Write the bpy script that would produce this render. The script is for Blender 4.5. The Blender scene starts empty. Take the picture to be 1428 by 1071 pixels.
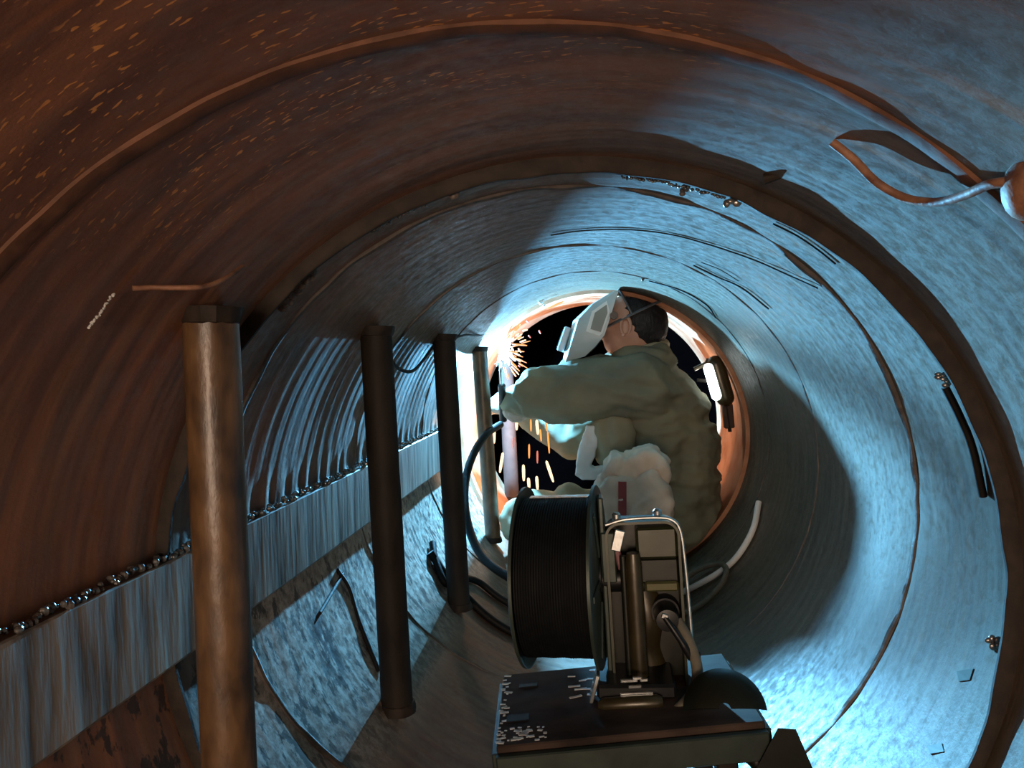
import bpy, math, random
import numpy as np
from mathutils import Vector, Matrix, noise as mn
random.seed(7); rng = np.random.default_rng(7)
S = bpy.context.scene
COL = S.collection

# ------------------------------------------------------------------ camera
YAW, PITCH, FPX = math.radians(7.1), math.radians(-2.2), 1030.0
CAM = np.array([.024, 0.0, .273])
def _rot(yaw, pitch):
    cy, sy, cp, sp = math.cos(yaw), math.sin(yaw), math.cos(pitch), math.sin(pitch)
    return np.array([[cy,-sy,0],[sy,cy,0],[0,0,1]]) @ np.array([[1,0,0],[0,cp,-sp],[0,sp,cp]])
CM = _rot(YAW, PITCH)
cd = bpy.data.cameras.new('camera'); cam = bpy.data.objects.new('camera', cd); COL.objects.link(cam)
cd.sensor_width = 36; cd.lens = 36*FPX/1428; cd.clip_start = .02; cd.clip_end = 60
r_, f_, u_ = CM[:,0], CM[:,1], CM[:,2]
cam.matrix_world = Matrix(((r_[0],u_[0],-f_[0],CAM[0]),(r_[1],u_[1],-f_[1],CAM[1]),(r_[2],u_[2],-f_[2],CAM[2]),(0,0,0,1)))
S.camera = cam

# ------------------------------------------------------------------ world, lights, exposure
w = bpy.data.worlds.new('world'); S.world = w; w.use_nodes = True
w.node_tree.nodes['Background'].inputs[0].default_value = (.30,.33,.42,1)
w.node_tree.nodes['Background'].inputs[1].default_value = .06
S.view_settings.view_transform = 'Standard'; S.view_settings.look = 'None'
S.view_settings.gamma = 1; S.view_settings.use_curve_mapping = False
S.view_settings.exposure = 0.0
ARC = (-.410, 2.61, .235)
def light(name, kind, loc, col, power, size=.01, target=None):
    l = bpy.data.lights.new(name, kind); l.color = col; l.energy = power
    o = bpy.data.objects.new(name, l); o.location = loc; COL.objects.link(o)
    if kind == 'POINT' or kind == 'SPOT': l.shadow_soft_size = size
    if kind == 'AREA': l.shape = 'DISK'; l.size = size
    if target is not None:
        o.rotation_euler = (Vector(target)-Vector(loc)).to_track_quat('-Z','Y').to_euler()
    return o
arc = light('arc_light', 'POINT', ARC, (.18,.59,1.0), 385, .010)
arc.data.use_nodes = True                       # falloff softer than a real point source, so the near wall keeps light
nt = arc.data.node_tree; em = nt.nodes['Emission']
fo = nt.nodes.new('ShaderNodeLightFalloff'); fo.inputs['Strength'].default_value = 1; fo.inputs['Smooth'].default_value = 0.0
nt.links.new(fo.outputs['Linear'], em.inputs['Strength'])
light('mouth_fill', 'AREA', (-.05,-1.9,.10), (1.0,.74,.54), 36.0, .65, (-.02,1.0,.05))
light('spark_glow', 'POINT', (-.25, 2.80, .02), (1.0,.60,.36), 12, .03)

# ------------------------------------------------------------------ placing helpers (measured on the photograph, results are metres)
def P(px, py, y):
    d = CM @ np.array([(px-714)/FPX, 1, -(py-535.5)/FPX]); q = CAM + d*(y/d[1]); return (float(q[0]), float(q[1]), float(q[2]))
def W(px, py, off=0.0, R=.5):
    R = R-off; d = CM @ np.array([(px-714)/FPX, 1, -(py-535.5)/FPX])
    a = d[0]**2+d[2]**2; b = CAM[0]*d[0]+CAM[2]*d[2]; c = CAM[0]**2+CAM[2]**2-R*R
    t = (-b+math.sqrt(b*b-a*c))/a; q = CAM+t*d; return (float(q[0]), float(q[1]), float(q[2]))

# ------------------------------------------------------------------ node materials
def mat(name, rgb, rough=.6, metal=0.0, var=.25, scale=30, bump=.15, stretch=(1,1,1), rgb2=None, mix=(.45,.6), spec=.4, emit=None, estr=1.0):
    m = bpy.data.materials.new(name); m.use_nodes = True; n = m.node_tree.nodes; l = m.node_tree.links
    b = n['Principled BSDF']; b.inputs['Roughness'].default_value = rough; b.inputs['Metallic'].default_value = metal
    b.inputs['Specular IOR Level'].default_value = spec
    tc = n.new('ShaderNodeTexCoord'); mp = n.new('ShaderNodeMapping'); mp.inputs['Scale'].default_value = stretch
    l.new(tc.outputs['Object'], mp.inputs['Vector'])
    nz = n.new('ShaderNodeTexNoise'); nz.inputs['Scale'].default_value = scale; nz.inputs['Detail'].default_value = 5
    l.new(mp.outputs['Vector'], nz.inputs['Vector'])
    cr = n.new('ShaderNodeValToRGB'); l.new(nz.outputs['Fac'], cr.inputs['Fac'])
    c2 = rgb2 or tuple(x*(1-var) for x in rgb)
    cr.color_ramp.elements[0].position = mix[0]-.1; cr.color_ramp.elements[0].color = (*c2,1)
    cr.color_ramp.elements[1].position = mix[1]+.05; cr.color_ramp.elements[1].color = (*rgb,1)
    l.new(cr.outputs['Color'], b.inputs['Base Color'])
    if bump:
        bp = n.new('ShaderNodeBump'); bp.inputs['Strength'].default_value = bump; bp.inputs['Distance'].default_value = .004
        l.new(nz.outputs['Fac'], bp.inputs['Height']); l.new(bp.outputs['Normal'], b.inputs['Normal'])
    if emit:
        b.inputs['Emission Color'].default_value = (*emit,1); b.inputs['Emission Strength'].default_value = estr
    return m

def pipe_material():
    m = bpy.data.materials.new('rolled_pipe_steel'); m.use_nodes = True; n = m.node_tree.nodes; l = m.node_tree.links
    b = n['Principled BSDF']
    def N(t, **k):
        q = n.new(t)
        for a, v in k.items(): setattr(q, a, v)
        return q
    def math_(op, a, c=None, clamp=False):
        q = N('ShaderNodeMath', operation=op, use_clamp=clamp)
        for i, v in enumerate((a, c)):
            if v is None: continue
            if isinstance(v, (int, float)): q.inputs[i].default_value = v
            else: l.new(v, q.inputs[i])
        return q.outputs[0]
    def remap(v, a, c, d=0.0, e=1.0):
        q = N('ShaderNodeMapRange'); q.interpolation_type = 'SMOOTHSTEP'
        for i, x in enumerate((a, c, d, e)): q.inputs[i+1].default_value = x
        l.new(v, q.inputs[0]); return q.outputs[0]
    def mixc(f, a, c):
        q = N('ShaderNodeMix', data_type='RGBA')
        if isinstance(f, float): q.inputs[0].default_value = f
        else: l.new(f, q.inputs[0])
        for i, v in ((6, a), (7, c)):
            if isinstance(v, tuple): q.inputs[i].default_value = (*v,1)
            else: l.new(v, q.inputs[i])
        return q.outputs[2]
    tc = N('ShaderNodeTexCoord'); sp = N('ShaderNodeSeparateXYZ'); l.new(tc.outputs['Object'], sp.inputs[0])
    X, Y, Z = sp.outputs
    th = math_('ARCTAN2', X, Z)
    def noise(ku, kv, detail=4, rough=.55, off=0.0):
        cb = N('ShaderNodeCombineXYZ'); l.new(math_('MULTIPLY', th, ku), cb.inputs[0]); l.new(math_('MULTIPLY', Y, kv), cb.inputs[1]); cb.inputs[2].default_value = off
        q = N('ShaderNodeTexNoise'); q.inputs['Scale'].default_value = 1; q.inputs['Detail'].default_value = detail; q.inputs['Roughness'].default_value = rough
        l.new(cb.outputs[0], q.inputs['Vector']); return q.outputs['Fac']
    streak = noise(3.0, 55, 5); streak2 = noise(1.2, 16, 3, off=4); blot = noise(5, 10, 5, .6, 9); grit = noise(70, 140, 3, .7, 2); grit2 = noise(28, 62, 4, .7, 12)
    base = mixc(remap(streak, .35, .68), (.085,.064,.045), (.165,.130,.092))
    base = mixc(remap(blot, .40, .66), base, (.125,.098,.068))
    base = mixc(math_('MULTIPLY', remap(streak2, .52, .70), .55), base, (.070,.052,.038))
    # rust: heavy near the mouth and on the crown
    rustm = math_('ADD', remap(Y, 1.45, .25), math_('MULTIPLY', remap(X, .30, -.30), .45))
    rustm = math_('MULTIPLY', rustm, remap(noise(2.2, 9, 5, .6, 20), .18, .62, .35, 1.0))
    rcol = mixc(remap(noise(2.0, 26, 5, .6, 31), .38, .64), (.165,.072,.048), (.30,.125,.066))
    rcol = mixc(math_('MULTIPLY', remap(noise(6, 30, 5, .6, 44), .5, .7), .5), rcol, (.19,.12,.095))
    rm = math_('MULTIPLY', rustm, remap(X, .34, .0, .08, .95)); 
    rmc = math_('MINIMUM', rm, .95)
    base = mixc(rmc, base, rcol)
    lowleft_lit = math_('MULTIPLY', math_('MULTIPLY', remap(X, -.29, -.36), remap(Z, .02, -.08)), remap(Y, .80, 1.0))  # pale scale, lightened further where the arc light only grazes the wall
    base = mixc(math_('MULTIPLY', lowleft_lit, .85), base, mixc(remap(grit2, .38, .62), (.20,.165,.135), (.44,.375,.31)))
    # orange bands rubbed round the bore and loose flakes on the crown, coloured bright as if catching light
    band = math_('MULTIPLY', remap(noise(.9, 34, 3, .5, 51), .56, .68), remap(Y, .95, .45))
    base = mixc(math_('MULTIPLY', band, .55), base, (.36,.13,.04))
    fl = math_('MULTIPLY', remap(noise(44, 300, 1, .5, 61), .62, .67), remap(noise(5, 16, 3, .6, 66), .42, .56))
    fl = math_('MULTIPLY', fl, math_('MULTIPLY', math_('MULTIPLY', remap(Z, .30, .44), remap(X, .16, .04)), remap(Y, .68, .54)))
    base = mixc(fl, base, (.80,.34,.10))
    # dark scale patches low on the left
    dk = math_('MULTIPLY', remap(noise(11, 40, 4, .65, 71), .52, .58), math_('MULTIPLY', remap(X, -.30, -.42), remap(Z, -.02, -.12)))
    base = mixc(math_('MULTIPLY', dk, .85), base, (.035,.03,.028))
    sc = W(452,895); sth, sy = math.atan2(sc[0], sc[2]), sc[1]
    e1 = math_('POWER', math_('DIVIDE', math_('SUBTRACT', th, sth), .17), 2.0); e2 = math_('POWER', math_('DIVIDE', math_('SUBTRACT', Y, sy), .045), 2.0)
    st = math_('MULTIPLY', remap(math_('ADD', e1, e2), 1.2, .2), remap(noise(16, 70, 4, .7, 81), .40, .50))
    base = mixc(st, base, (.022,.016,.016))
    l.new(base, b.inputs['Base Color'])
    rg = remap(grit2, .3, .75, .36, .70); l.new(rg, b.inputs['Roughness'])
    b.inputs['Specular IOR Level'].default_value = .35
    h = math_('ADD', math_('MULTIPLY', streak, .5), math_('MULTIPLY', grit, .30)); h = math_('ADD', h, math_('MULTIPLY', grit2, .55))
    bp = N('ShaderNodeBump'); bp.inputs['Strength'].default_value = .26; bp.inputs['Distance'].default_value = .003
    l.new(h, bp.inputs['Height']); l.new(bp.outputs['Normal'], b.inputs['Normal'])
    return m

M = {}
M['pipe'] = pipe_material()
M['salmon'] = mat('bright_rust_primer', (.50,.26,.16), .75, 0, .2, 14, .2, rgb2=(.38,.16,.085), spec=.15)
M['bead'] = mat('weld_bead_steel', (.11,.085,.07), .55, 0, .5, 60, .5, spec=.5)
M['rustbead'] = mat('rusty_weld_bead', (.17,.07,.035), .7, 0, .5, 40, .4)
M['ringdark'] = mat('scorched_shaded_steel', (.030,.020,.014), .65, 0, .5, 40, .4, spec=.25)  # scorched post welds; on the big ring, its unlit face's shade as colour
M['tubing'] = mat('rusty_tube_steel', (.145,.080,.036), .38, .0, .4, 34, .6, (1,1,.45), (.030,.017,.011), (.42,.56), .6)
M['darktube'] = mat('dark_shaded_tube_steel', (.026,.020,.015), .65, 0, .4, 25, .4, (1,1,.4), (.012,.009,.007), spec=.2)  # dark steel; on posts two and three it holds the fourth post's shadow
M['bar'] = mat('mill_scale_flat_steel', (.34,.285,.23), .42, .0, .35, 42, .45, (1,1,.14), (.085,.07,.056), (.40,.60), .5)
M['spatter'] = mat('shiny_weld_spatter', (.30,.28,.26), .25, .7, .4, 90, .3)
M['blk'] = mat('black_plastic', (.008,.009,.010), .38, 0, .3, 60, .08, spec=.35)
M['wire'] = mat('blackened_wire_winding', (.006,.007,.008), .6, 0, .3, 60, .1, spec=.15)
M['flange'] = mat('grey_green_spool_flange', (.050,.068,.058), .4, .3, .3, 30, .1)
M['green'] = mat('olive_painted_sheet', (.036,.041,.019), .34, .15, .4, 20, .12, spec=.6)
M['greend'] = mat('dark_olive_painted_sheet', (.012,.014,.009), .36, .15, .4, 20, .12)
M['brass'] = mat('dull_yellow_painted_rib', (.09,.086,.032), .4, .2, .3, 25, .1)
M['umber'] = mat('brown_olive_tube', (.05,.039,.017), .32, .2, .4, 25, .2, spec=.6)
M['chrome'] = mat('bright_scratched_metal', (.55,.58,.58), .25, .9, .2, 60, .1)
M['hose'] = mat('dusty_grey_hose', (.16,.145,.11), .7, 0, .3, 60, .3)
M['rubber'] = mat('black_rubber_cable', (.007,.007,.007), .6, 0, .3, 60, .1, spec=.2)
M['bench'] = mat('scuffed_bench_plate', (.075,.050,.038), .8, 0, .4, 22, .4, (.4,1,1), (.025,.018,.015), spec=.12)
M['benchf'] = mat('dark_green_painted_rail', (.028,.042,.034), .45, 0, .4, 18, .3)
M['paintfleck'] = mat('bare_scratched_steel', (.6,.6,.58), .5, 0, .3, 80, .3)
M['canvas'] = mat('khaki_canvas', (.225,.215,.145), .92, 0, .22, 7, .25, rgb2=(.145,.145,.110), mix=(.42,.6), spec=.1)
M['canvas2'] = mat('pale_khaki_canvas', (.36,.33,.225), .92, 0, .22, 7, .25, spec=.1)
M['leather'] = mat('cream_leather', (.86,.70,.56), .85, 0, .25, 12, .45, rgb2=(.66,.51,.40), spec=.15)
M['white'] = mat('white_cotton', (.82,.82,.80), .9, 0, .1, 12, .3, spec=.1)
M['skin'] = mat('warm_skin', (.58,.31,.22), .55, 0, .12, 25, .08)
M['hair'] = mat('short_black_hair', (.016,.014,.016), .6, 0, .4, 160, .9, (1,1,.3))
M['headband'] = mat('grey_headband', (.16,.15,.15), .6, 0, .3, 50, .2)
M['helmet'] = mat('pale_grey_mask_shell', (.42,.50,.52), .38, 0, .12, 14, .08, spec=.5)
M['helmetin'] = mat('dark_mask_lining', (.03,.032,.036), .7)
M['helmetw'] = mat('grey_side_panel', (.24,.245,.22), .5, 0, .1, 14, .05)
M['glove'] = mat('scorched_grey_glove', (.34,.31,.27), .85, 0, .35, 30, .4, rgb2=(.2,.17,.14))
M['rod'] = mat('rusty_round_rod', (.30,.15,.085), .6, 0, .4, 60, .5, rgb2=(.13,.055,.035))
M['thinwire'] = mat('blackened_scrap_wire', (.010,.012,.014), .7, 0, .3, 60, .2)
M['pinkpost'] = mat('rust_brown_far_post', (.07,.040,.032), .8, 0, .3, 25, .3)
M['night'] = mat('dark_shed_cladding', (.009,.004,.004), .9, 0, .25, 3, .1, spec=0)
M['lens'] = mat('white_glow_face', (.9,.9,.9), .4, emit=(.85,1.0,1.0), estr=5, bump=0)
M['arcglow'] = mat('arc_glare_white', (1,1,1), .5, emit=(.75,.92,1.0), estr=2.5, bump=0)
M['spark1'] = mat('orange_hot_spark', (.03,.01,.005), .5, emit=(1.0,.34,.07), estr=1.35, bump=0)
M['spark2'] = mat('white_hot_spark', (.03,.02,.02), .5, emit=(1.0,.66,.38), estr=2.0, bump=0)
M['spark3'] = mat('cooling_red_spark', (.03,.01,.01), .5, emit=(1.0,.24,.14), estr=.9, bump=0)
M['red'] = mat('faded_red_print', (.36,.07,.07), .8, 0, .2, 30, .2)
M['redplastic'] = mat('dusty_red_plastic', (.22,.09,.10), .5, 0, .2, 30, .1)

# ------------------------------------------------------------------ mesh helpers
class MB:
    def __init__(s): s.v = []; s.f = []; s.m = []
    def add(s, V, F, mi=0):
        k = len(s.v); s.v += [tuple(map(float, q)) for q in V]; s.f += [tuple(i+k for i in f) for f in F]; s.m += [mi]*len(F); return s
    def box(s, c, d, rot=None, bev=.0, mi=0):
        """box with chamfered edges"""
        hx, hy, hz = d[0]/2, d[1]/2, d[2]/2
        if not bev:
            V = [(x,y,z) for x in (-hx,hx) for y in (-hy,hy) for z in (-hz,hz)]
            F = [(0,1,3,2),(4,6,7,5),(0,4,5,1),(2,3,7,6),(0,2,6,4),(1,5,7,3)]
        else:
            V = []; ix = {}
            for a in (-1,1):
                for b in (-1,1):
                    for c_ in (-1,1):
                        for ax in range(3):
                            p = [a*hx, b*hy, c_*hz]
                            for j in range(3):
                                if j != ax: p[j] -= math.copysign(bev, p[j])
                            ix[(a,b,c_,ax)] = len(V); V.append(tuple(p))
            F = []
            for ax in range(3):
                o = [j for j in range(3) if j != ax]
                for sgn in (-1,1):
                    q = []
                    for (p1,p2) in ((-1,-1),(1,-1),(1,1),(-1,1)):
                        k = [0,0,0]; k[ax] = sgn; k[o[0]] = p1; k[o[1]] = p2; q.append(ix[(*k,ax)])
                    F.append(tuple(q))
                for p1 in (-1,1):
                    for p2 in (-1,1):
                        q = []
                        for (e, aa) in ((-1,o[0]),(1,o[0]),(1,o[1]),(-1,o[1])):
                            k = [0,0,0]; k[ax] = e; k[o[0]] = p1; k[o[1]] = p2; q.append(ix[(*k,aa)])
                        F.append(tuple(q))
            for a in (-1,1):
                for b in (-1,1):
                    for c_ in (-1,1): F.append(tuple(ix[(a,b,c_,ax)] for ax in range(3)))
        V = [Vector(p) for p in V]
        if rot is not None: V = [rot @ p for p in V]
        return s.add([p+Vector(c) for p in V], F, mi)
    def tube(s, pts, r, n=12, cap=True, mi=0, squash=1.0):
        pts = [Vector(p) for p in pts]; k = len(pts)
        rr = r if hasattr(r, '__len__') else [r]*k
        T = [(pts[min(i+1,k-1)]-pts[max(i-1,0)]).normalized() for i in range(k)]
        a = Vector((0,0,1)) if abs(T[0].z) < .9 else Vector((1,0,0)); U = (a-T[0]*a.dot(T[0])).normalized()
        V = []
        for i in range(k):
            U = (U-T[i]*U.dot(T[i])).normalized(); B = T[i].cross(U)
            for j in range(n):
                an = 2*math.pi*j/n; V.append(pts[i]+(U*math.cos(an)*squash+B*math.sin(an))*rr[i])
        F = [(i*n+j, i*n+(j+1)%n, (i+1)*n+(j+1)%n, (i+1)*n+j) for i in range(k-1) for j in range(n)]
        if cap: F += [tuple(range(n))[::-1], tuple((k-1)*n+j for j in range(n))]
        return s.add(V, F, mi)
    def lathe(s, prof, n=32, c=(0,0,0), axis='Z', mi=0, cap=True, a0=0, a1=2*math.pi):
        V = []; full = abs(a1-a0-2*math.pi) < 1e-6; nn = n if full else n+1
        for (r, h) in prof:
            for j in range(nn):
                an = a0+(a1-a0)*j/n; x, y = r*math.cos(an), r*math.sin(an)
                V.append({'Z':(x,y,h),'Y':(x,h,y),'X':(h,x,y)}[axis])
        F = []
        for i in range(len(prof)-1):
            for j in range(n):
                F.append((i*nn+j, i*nn+(j+1)%nn, (i+1)*nn+(j+1)%nn, (i+1)*nn+j))
        if cap and full: F += [tuple(range(nn))[::-1], tuple((len(prof)-1)*nn+j for j in range(nn))]
        return s.add([Vector(p)+Vector(c) for p in V], F, mi)
    def ball(s, c, r, n=12, m=8, rot=None, mi=0):
        r = r if hasattr(r, '__len__') else (r,r,r)
        V = [Vector((0,0,r[2]))]+[Vector((r[0]*math.sin(math.pi*i/m)*math.cos(2*math.pi*j/n), r[1]*math.sin(math.pi*i/m)*math.sin(2*math.pi*j/n), r[2]*math.cos(math.pi*i/m))) for i in range(1,m) for j in range(n)]+[Vector((0,0,-r[2]))]
        F = [(0,1+j,1+(j+1)%n) for j in range(n)]
        for i in range(m-2):
            for j in range(n): F.append((1+i*n+j, 1+(i+1)*n+j, 1+(i+1)*n+(j+1)%n, 1+i*n+(j+1)%n))
        L = len(V)-1; F += [(L, 1+(m-2)*n+(j+1)%n, 1+(m-2)*n+j) for j in range(n)]
        if rot is not None: V = [rot @ p for p in V]
        return s.add([p+Vector(c) for p in V], F, mi)
    def cap_(s, a, b, ra, rb, n=16):
        """tapered capsule"""
        a, b = Vector(a), Vector(b); d = (b-a); L = d.length; d.normalize()
        pts, rs = [], []
        for i in range(6):
            t = math.pi/2*(1-i/5); pts.append(a-d*ra*math.sin(t)); rs.append(max(ra*math.cos(t), ra*.03))
        for i in range(6):
            t = math.pi/2*i/5; pts.append(b+d*rb*math.sin(t)); rs.append(max(rb*math.cos(t), rb*.03))
        return s.tube(pts, rs, n)
    def prism(s, poly, c, ax_u, ax_v, ax_w, t, mi=0):
        """polygon (u,v) extruded by t along w, centred"""
        u, v, w_ = Vector(ax_u), Vector(ax_v), Vector(ax_w); n = len(poly); c = Vector(c)
        V = [c+u*p[0]+v*p[1]-w_*t/2 for p in poly]+[c+u*p[0]+v*p[1]+w_*t/2 for p in poly]
        F = [tuple(range(n))[::-1], tuple(range(n,2*n))]+[(i,(i+1)%n,n+(i+1)%n,n+i) for i in range(n)]
        return s.add(V, F, mi)
    def build(s, name, mats, parent=None, smooth=35, kind=None):
        me = bpy.data.meshes.new(name); me.from_pydata(s.v, [], s.f); me.validate()
        for q in (mats if isinstance(mats, (list,tuple)) else [mats]): me.materials.append(q)
        if any(s.m) and len(me.polygons) == len(s.m): me.polygons.foreach_set('material_index', s.m)
        import bmesh
        bm = bmesh.new(); bm.from_mesh(me); bmesh.ops.recalc_face_normals(bm, faces=bm.faces); bm.to_mesh(me); bm.free()
        if smooth:
            me.shade_smooth()
            try: me.set_sharp_from_angle(angle=math.radians(smooth))
            except Exception: pass
        o = bpy.data.objects.new(name, me); COL.objects.link(o)
        if parent is not None: o.parent = parent
        if kind: o['kind'] = kind
        return o
def tag(o, label, cat, group=None):
    o['label'] = label; o['category'] = cat
    if group: o['group'] = group
    return o
def thing(name, label, cat, loc=(0,0,0), rot=(0,0,0), group=None):
    o = bpy.data.objects.new(name, None); o.empty_display_size = .05; COL.objects.link(o); o.location = loc; o.rotation_euler = rot
    return tag(o, label, cat, group)
def rebase(o, c):
    """move an object's origin to c without moving its mesh"""
    c = Vector(c); o.data.transform(Matrix.Translation(-c)); o.location = c; return o
def smooth_path(pts, k=8):
    p = [Vector(q) for q in pts]; p = [p[0]*2-p[1]]+p+[p[-1]*2-p[-2]]; out = []
    for i in range(1, len(p)-2):
        a, b, c, d = p[i-1:i+3]
        for j in range(k):
            t = j/k; out.append(.5*((2*b)+(c-a)*t+(2*a-5*b+4*c-d)*t*t+(3*b-a-3*c+d)*t**3))
    out.append(p[-2]); return out
def soften(mb, name, m, parent, voxel=.007, it=6, fold=0.0, fscale=14, seed=0, aniso=(1,1,1), fold2=0.0):
    """fuse overlapping shapes into one continuous surface, smooth it and press cloth folds in"""
    o = mb.build(name, m, parent, smooth=0)
    md = o.modifiers.new('r', 'REMESH'); md.mode = 'VOXEL'; md.voxel_size = voxel
    ms = o.modifiers.new('s', 'SMOOTH'); ms.factor = .6; ms.iterations = it
    dg = bpy.context.evaluated_depsgraph_get(); me = bpy.data.meshes.new_from_object(o.evaluated_get(dg))
    o.modifiers.clear(); old = o.data; o.data = me; me.name = name; bpy.data.meshes.remove(old)
    if fold:
        nv = len(me.vertices); co = np.empty(nv*3); no = np.empty(nv*3)
        me.vertices.foreach_get('co', co); me.vertices.foreach_get('normal', no); co = co.reshape(-1,3); no = no.reshape(-1,3)
        h = np.empty(nv)
        for i in range(nv):
            p = Vector((co[i,0]*aniso[0], co[i,1]*aniso[1], co[i,2]*aniso[2]))*fscale+Vector((seed*7.3,0,0))
            q = mn.noise(p); q2 = mn.noise(p*2.3)
            h[i] = (1-abs(q)*2.2)*fold+q2*fold2
        co += no*h[:,None]; me.vertices.foreach_set('co', co.ravel()); me.update()
    if parent is not None and parent.get('category') == 'person':      # cloth and flesh stop at the steel
        for v in me.vertices:
            x, z = v.co.x+parent.location.x, v.co.z+parent.location.z; rr_ = math.hypot(x, z)
            if rr_ > .479: v.co.x = x*.479/rr_-parent.location.x; v.co.z = z*.479/rr_-parent.location.z
    me.shade_smooth()
    if not me.materials: me.materials.append(m)
    return o

# ------------------------------------------------------------------ the pipe
RINGS = dict(D=(.55,.23,-.06), C=(.85,.10,.02), B=(1.075,.23,-.15), A=(1.61,.21,-.15), A2=(2.15,.12,-.29), RIM=(2.575,-.17,-.01))
def plane_y(k, x, z): a, b, c = RINGS[k]; return a+b*x+c*z
def shell(name, k0, k1, R=.5, dens=150, mtl=None, nth=420, thick=.014, amp=1.0):
    """one rolled section between two tilted planes, given as ring keys or plain y values"""
    th = np.linspace(0, 2*np.pi, nth, endpoint=False); x, z = np.sin(th), np.cos(th)
    def yy(k): return np.array([plane_y(k, R*a, R*b) if isinstance(k, str) else k for a, b in zip(x, z)])
    y0, y1 = yy(k0), yy(k1); ny = max(3, int((y1-y0).mean()*dens))
    t = np.linspace(0, 1, ny)[:,None]; Y = y0[None]*(1-t)+y1[None]*t; TH = np.broadcast_to(th, Y.shape)
    # circumferential rolling ridges and gentle flats; stronger washboard on the left between the posts
    d = .00022*np.sin(Y*2*np.pi/.041+1.2*np.sin(TH*2))+.00012*np.sin(Y*2*np.pi/.017+2*np.sin(TH))+.0010*np.sin(Y*2*np.pi/.31+TH)
    left = np.exp(-((TH-(2*np.pi-1.47))/.065)**2)
    d = d+left*np.clip((Y-.7)/.3,0,1)*(.0013*np.sin(Y*2*np.pi/.052+1.5*np.sin(Y*9)+6*TH)+.0005*np.sin(Y*2*np.pi/.031+2))
    d = d*amp*np.clip(np.minimum(t, 1-t)*ny/3, 0, 1)
    Rr = R-d
    vi = np.stack([Rr*np.sin(TH), Y, Rr*np.cos(TH)], -1).reshape(-1,3)
    vo = np.stack([(R+thick)*np.sin(th)[None].repeat(2,0), np.stack([y0,y1]), (R+thick)*np.cos(th)[None].repeat(2,0)], -1).reshape(-1,3)
    V = np.concatenate([vi, vo]); I = np.arange(ny*nth).reshape(ny, nth); In = np.roll(I, -1, 1)
    F = np.stack([I[:-1], I[1:], In[1:], In[:-1]], -1).reshape(-1,4)
    O = np.arange(2*nth).reshape(2,nth)+ny*nth; On = np.roll(O, -1, 1)
    F = np.concatenate([F, np.stack([O[0], On[0], On[1], O[1]], -1), np.stack([I[0], In[0], On[0], O[0]], -1), np.stack([I[-1], O[1], On[1], In[-1]], -1)])
    me = bpy.data.meshes.new(name); me.vertices.add(len(V)); me.vertices.foreach_set('co', V.ravel())
    me.loops.add(F.size); me.loops.foreach_set('vertex_index', F.ravel().astype(np.int32))
    me.polygons.add(len(F)); me.polygons.foreach_set('loop_start', np.arange(0, F.size, 4, dtype=np.int32)); me.update(calc_edges=True); me.validate()
    me.shade_smooth(); me.set_sharp_from_angle(angle=math.radians(50)); me.materials.append(mtl or M['pipe'])
    o = bpy.data.objects.new(name, me); COL.objects.link(o); o['kind'] = 'structure'; return o
def ring(name, k, h, wd, m, jitter=.0, R=.5, n=360, bulge=True, dy=0.0, gap=None):
    """weld bead or stiffener ring standing proud of the bore"""
    mb = MB(); prof = ([(.0,-.5),(.75,-.38),(1,0),(.75,.38),(0,.5)] if bulge else [(0,-.5),(.9,-.5),(1,-.3),(1,.3),(.9,.5),(0,.5)])
    V = []
    for j in range(n):
        th = 2*math.pi*j/n; s_, c_ = math.sin(th), math.cos(th)
        jj = 1+jitter*mn.noise(Vector((s_*9,c_*9,h*300)))*2; hh = h*jj
        if gap: hh *= gap(th)
        y = plane_y(k, R*s_, R*c_)+dy+(jitter*.006*mn.noise(Vector((s_*14,c_*14,4))))
        for (a, b) in prof:
            r = R+.002-(hh+.002)*a if a else R+.002
            V.append((r*s_, y+b*wd, r*c_))
    q = len(prof)
    F = [(j*q+i, j*q+(i+1)%q, ((j+1)%n)*q+(i+1)%q, ((j+1)%n)*q+i) for j in range(n) for i in range(q)]
    mb.add(V, F); return mb.build(name, m, None, smooth=40, kind='structure')
shell('wall_mouth', -2.3, 'D', dens=110)
shell('wall_near', 'D', 'B', dens=200)
shell('wall_middle', 'B', 'A', dens=200)
shell('wall_inner', 'A', 'A2', dens=170)
shell('wall_rim', 'A2', 'RIM', dens=150)
shell('wall_far', 'RIM', 3.12, R=.487, dens=60, mtl=M['salmon'], thick=.03, amp=.6)
ring('trim_1', 'D', .0035, .022, M['rustbead'], .25)
ring('trim_2', 'C', .018, .007, M['ringdark'], .12, bulge=False)
ring('trim_3', 'B', .0042, .012, M['bead'], .5)
ring('trim_4', 'A', .0022, .007, M['bead'], .6)
ring('trim_5', 'A2', .0022, .007, M['bead'], .6)
# dark shed wall seen through the open far end
o = MB().box((0,12.0,.3), (14,.1,12), bev=.01).build('wall_shed', M['night'], None, kind='structure')

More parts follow.
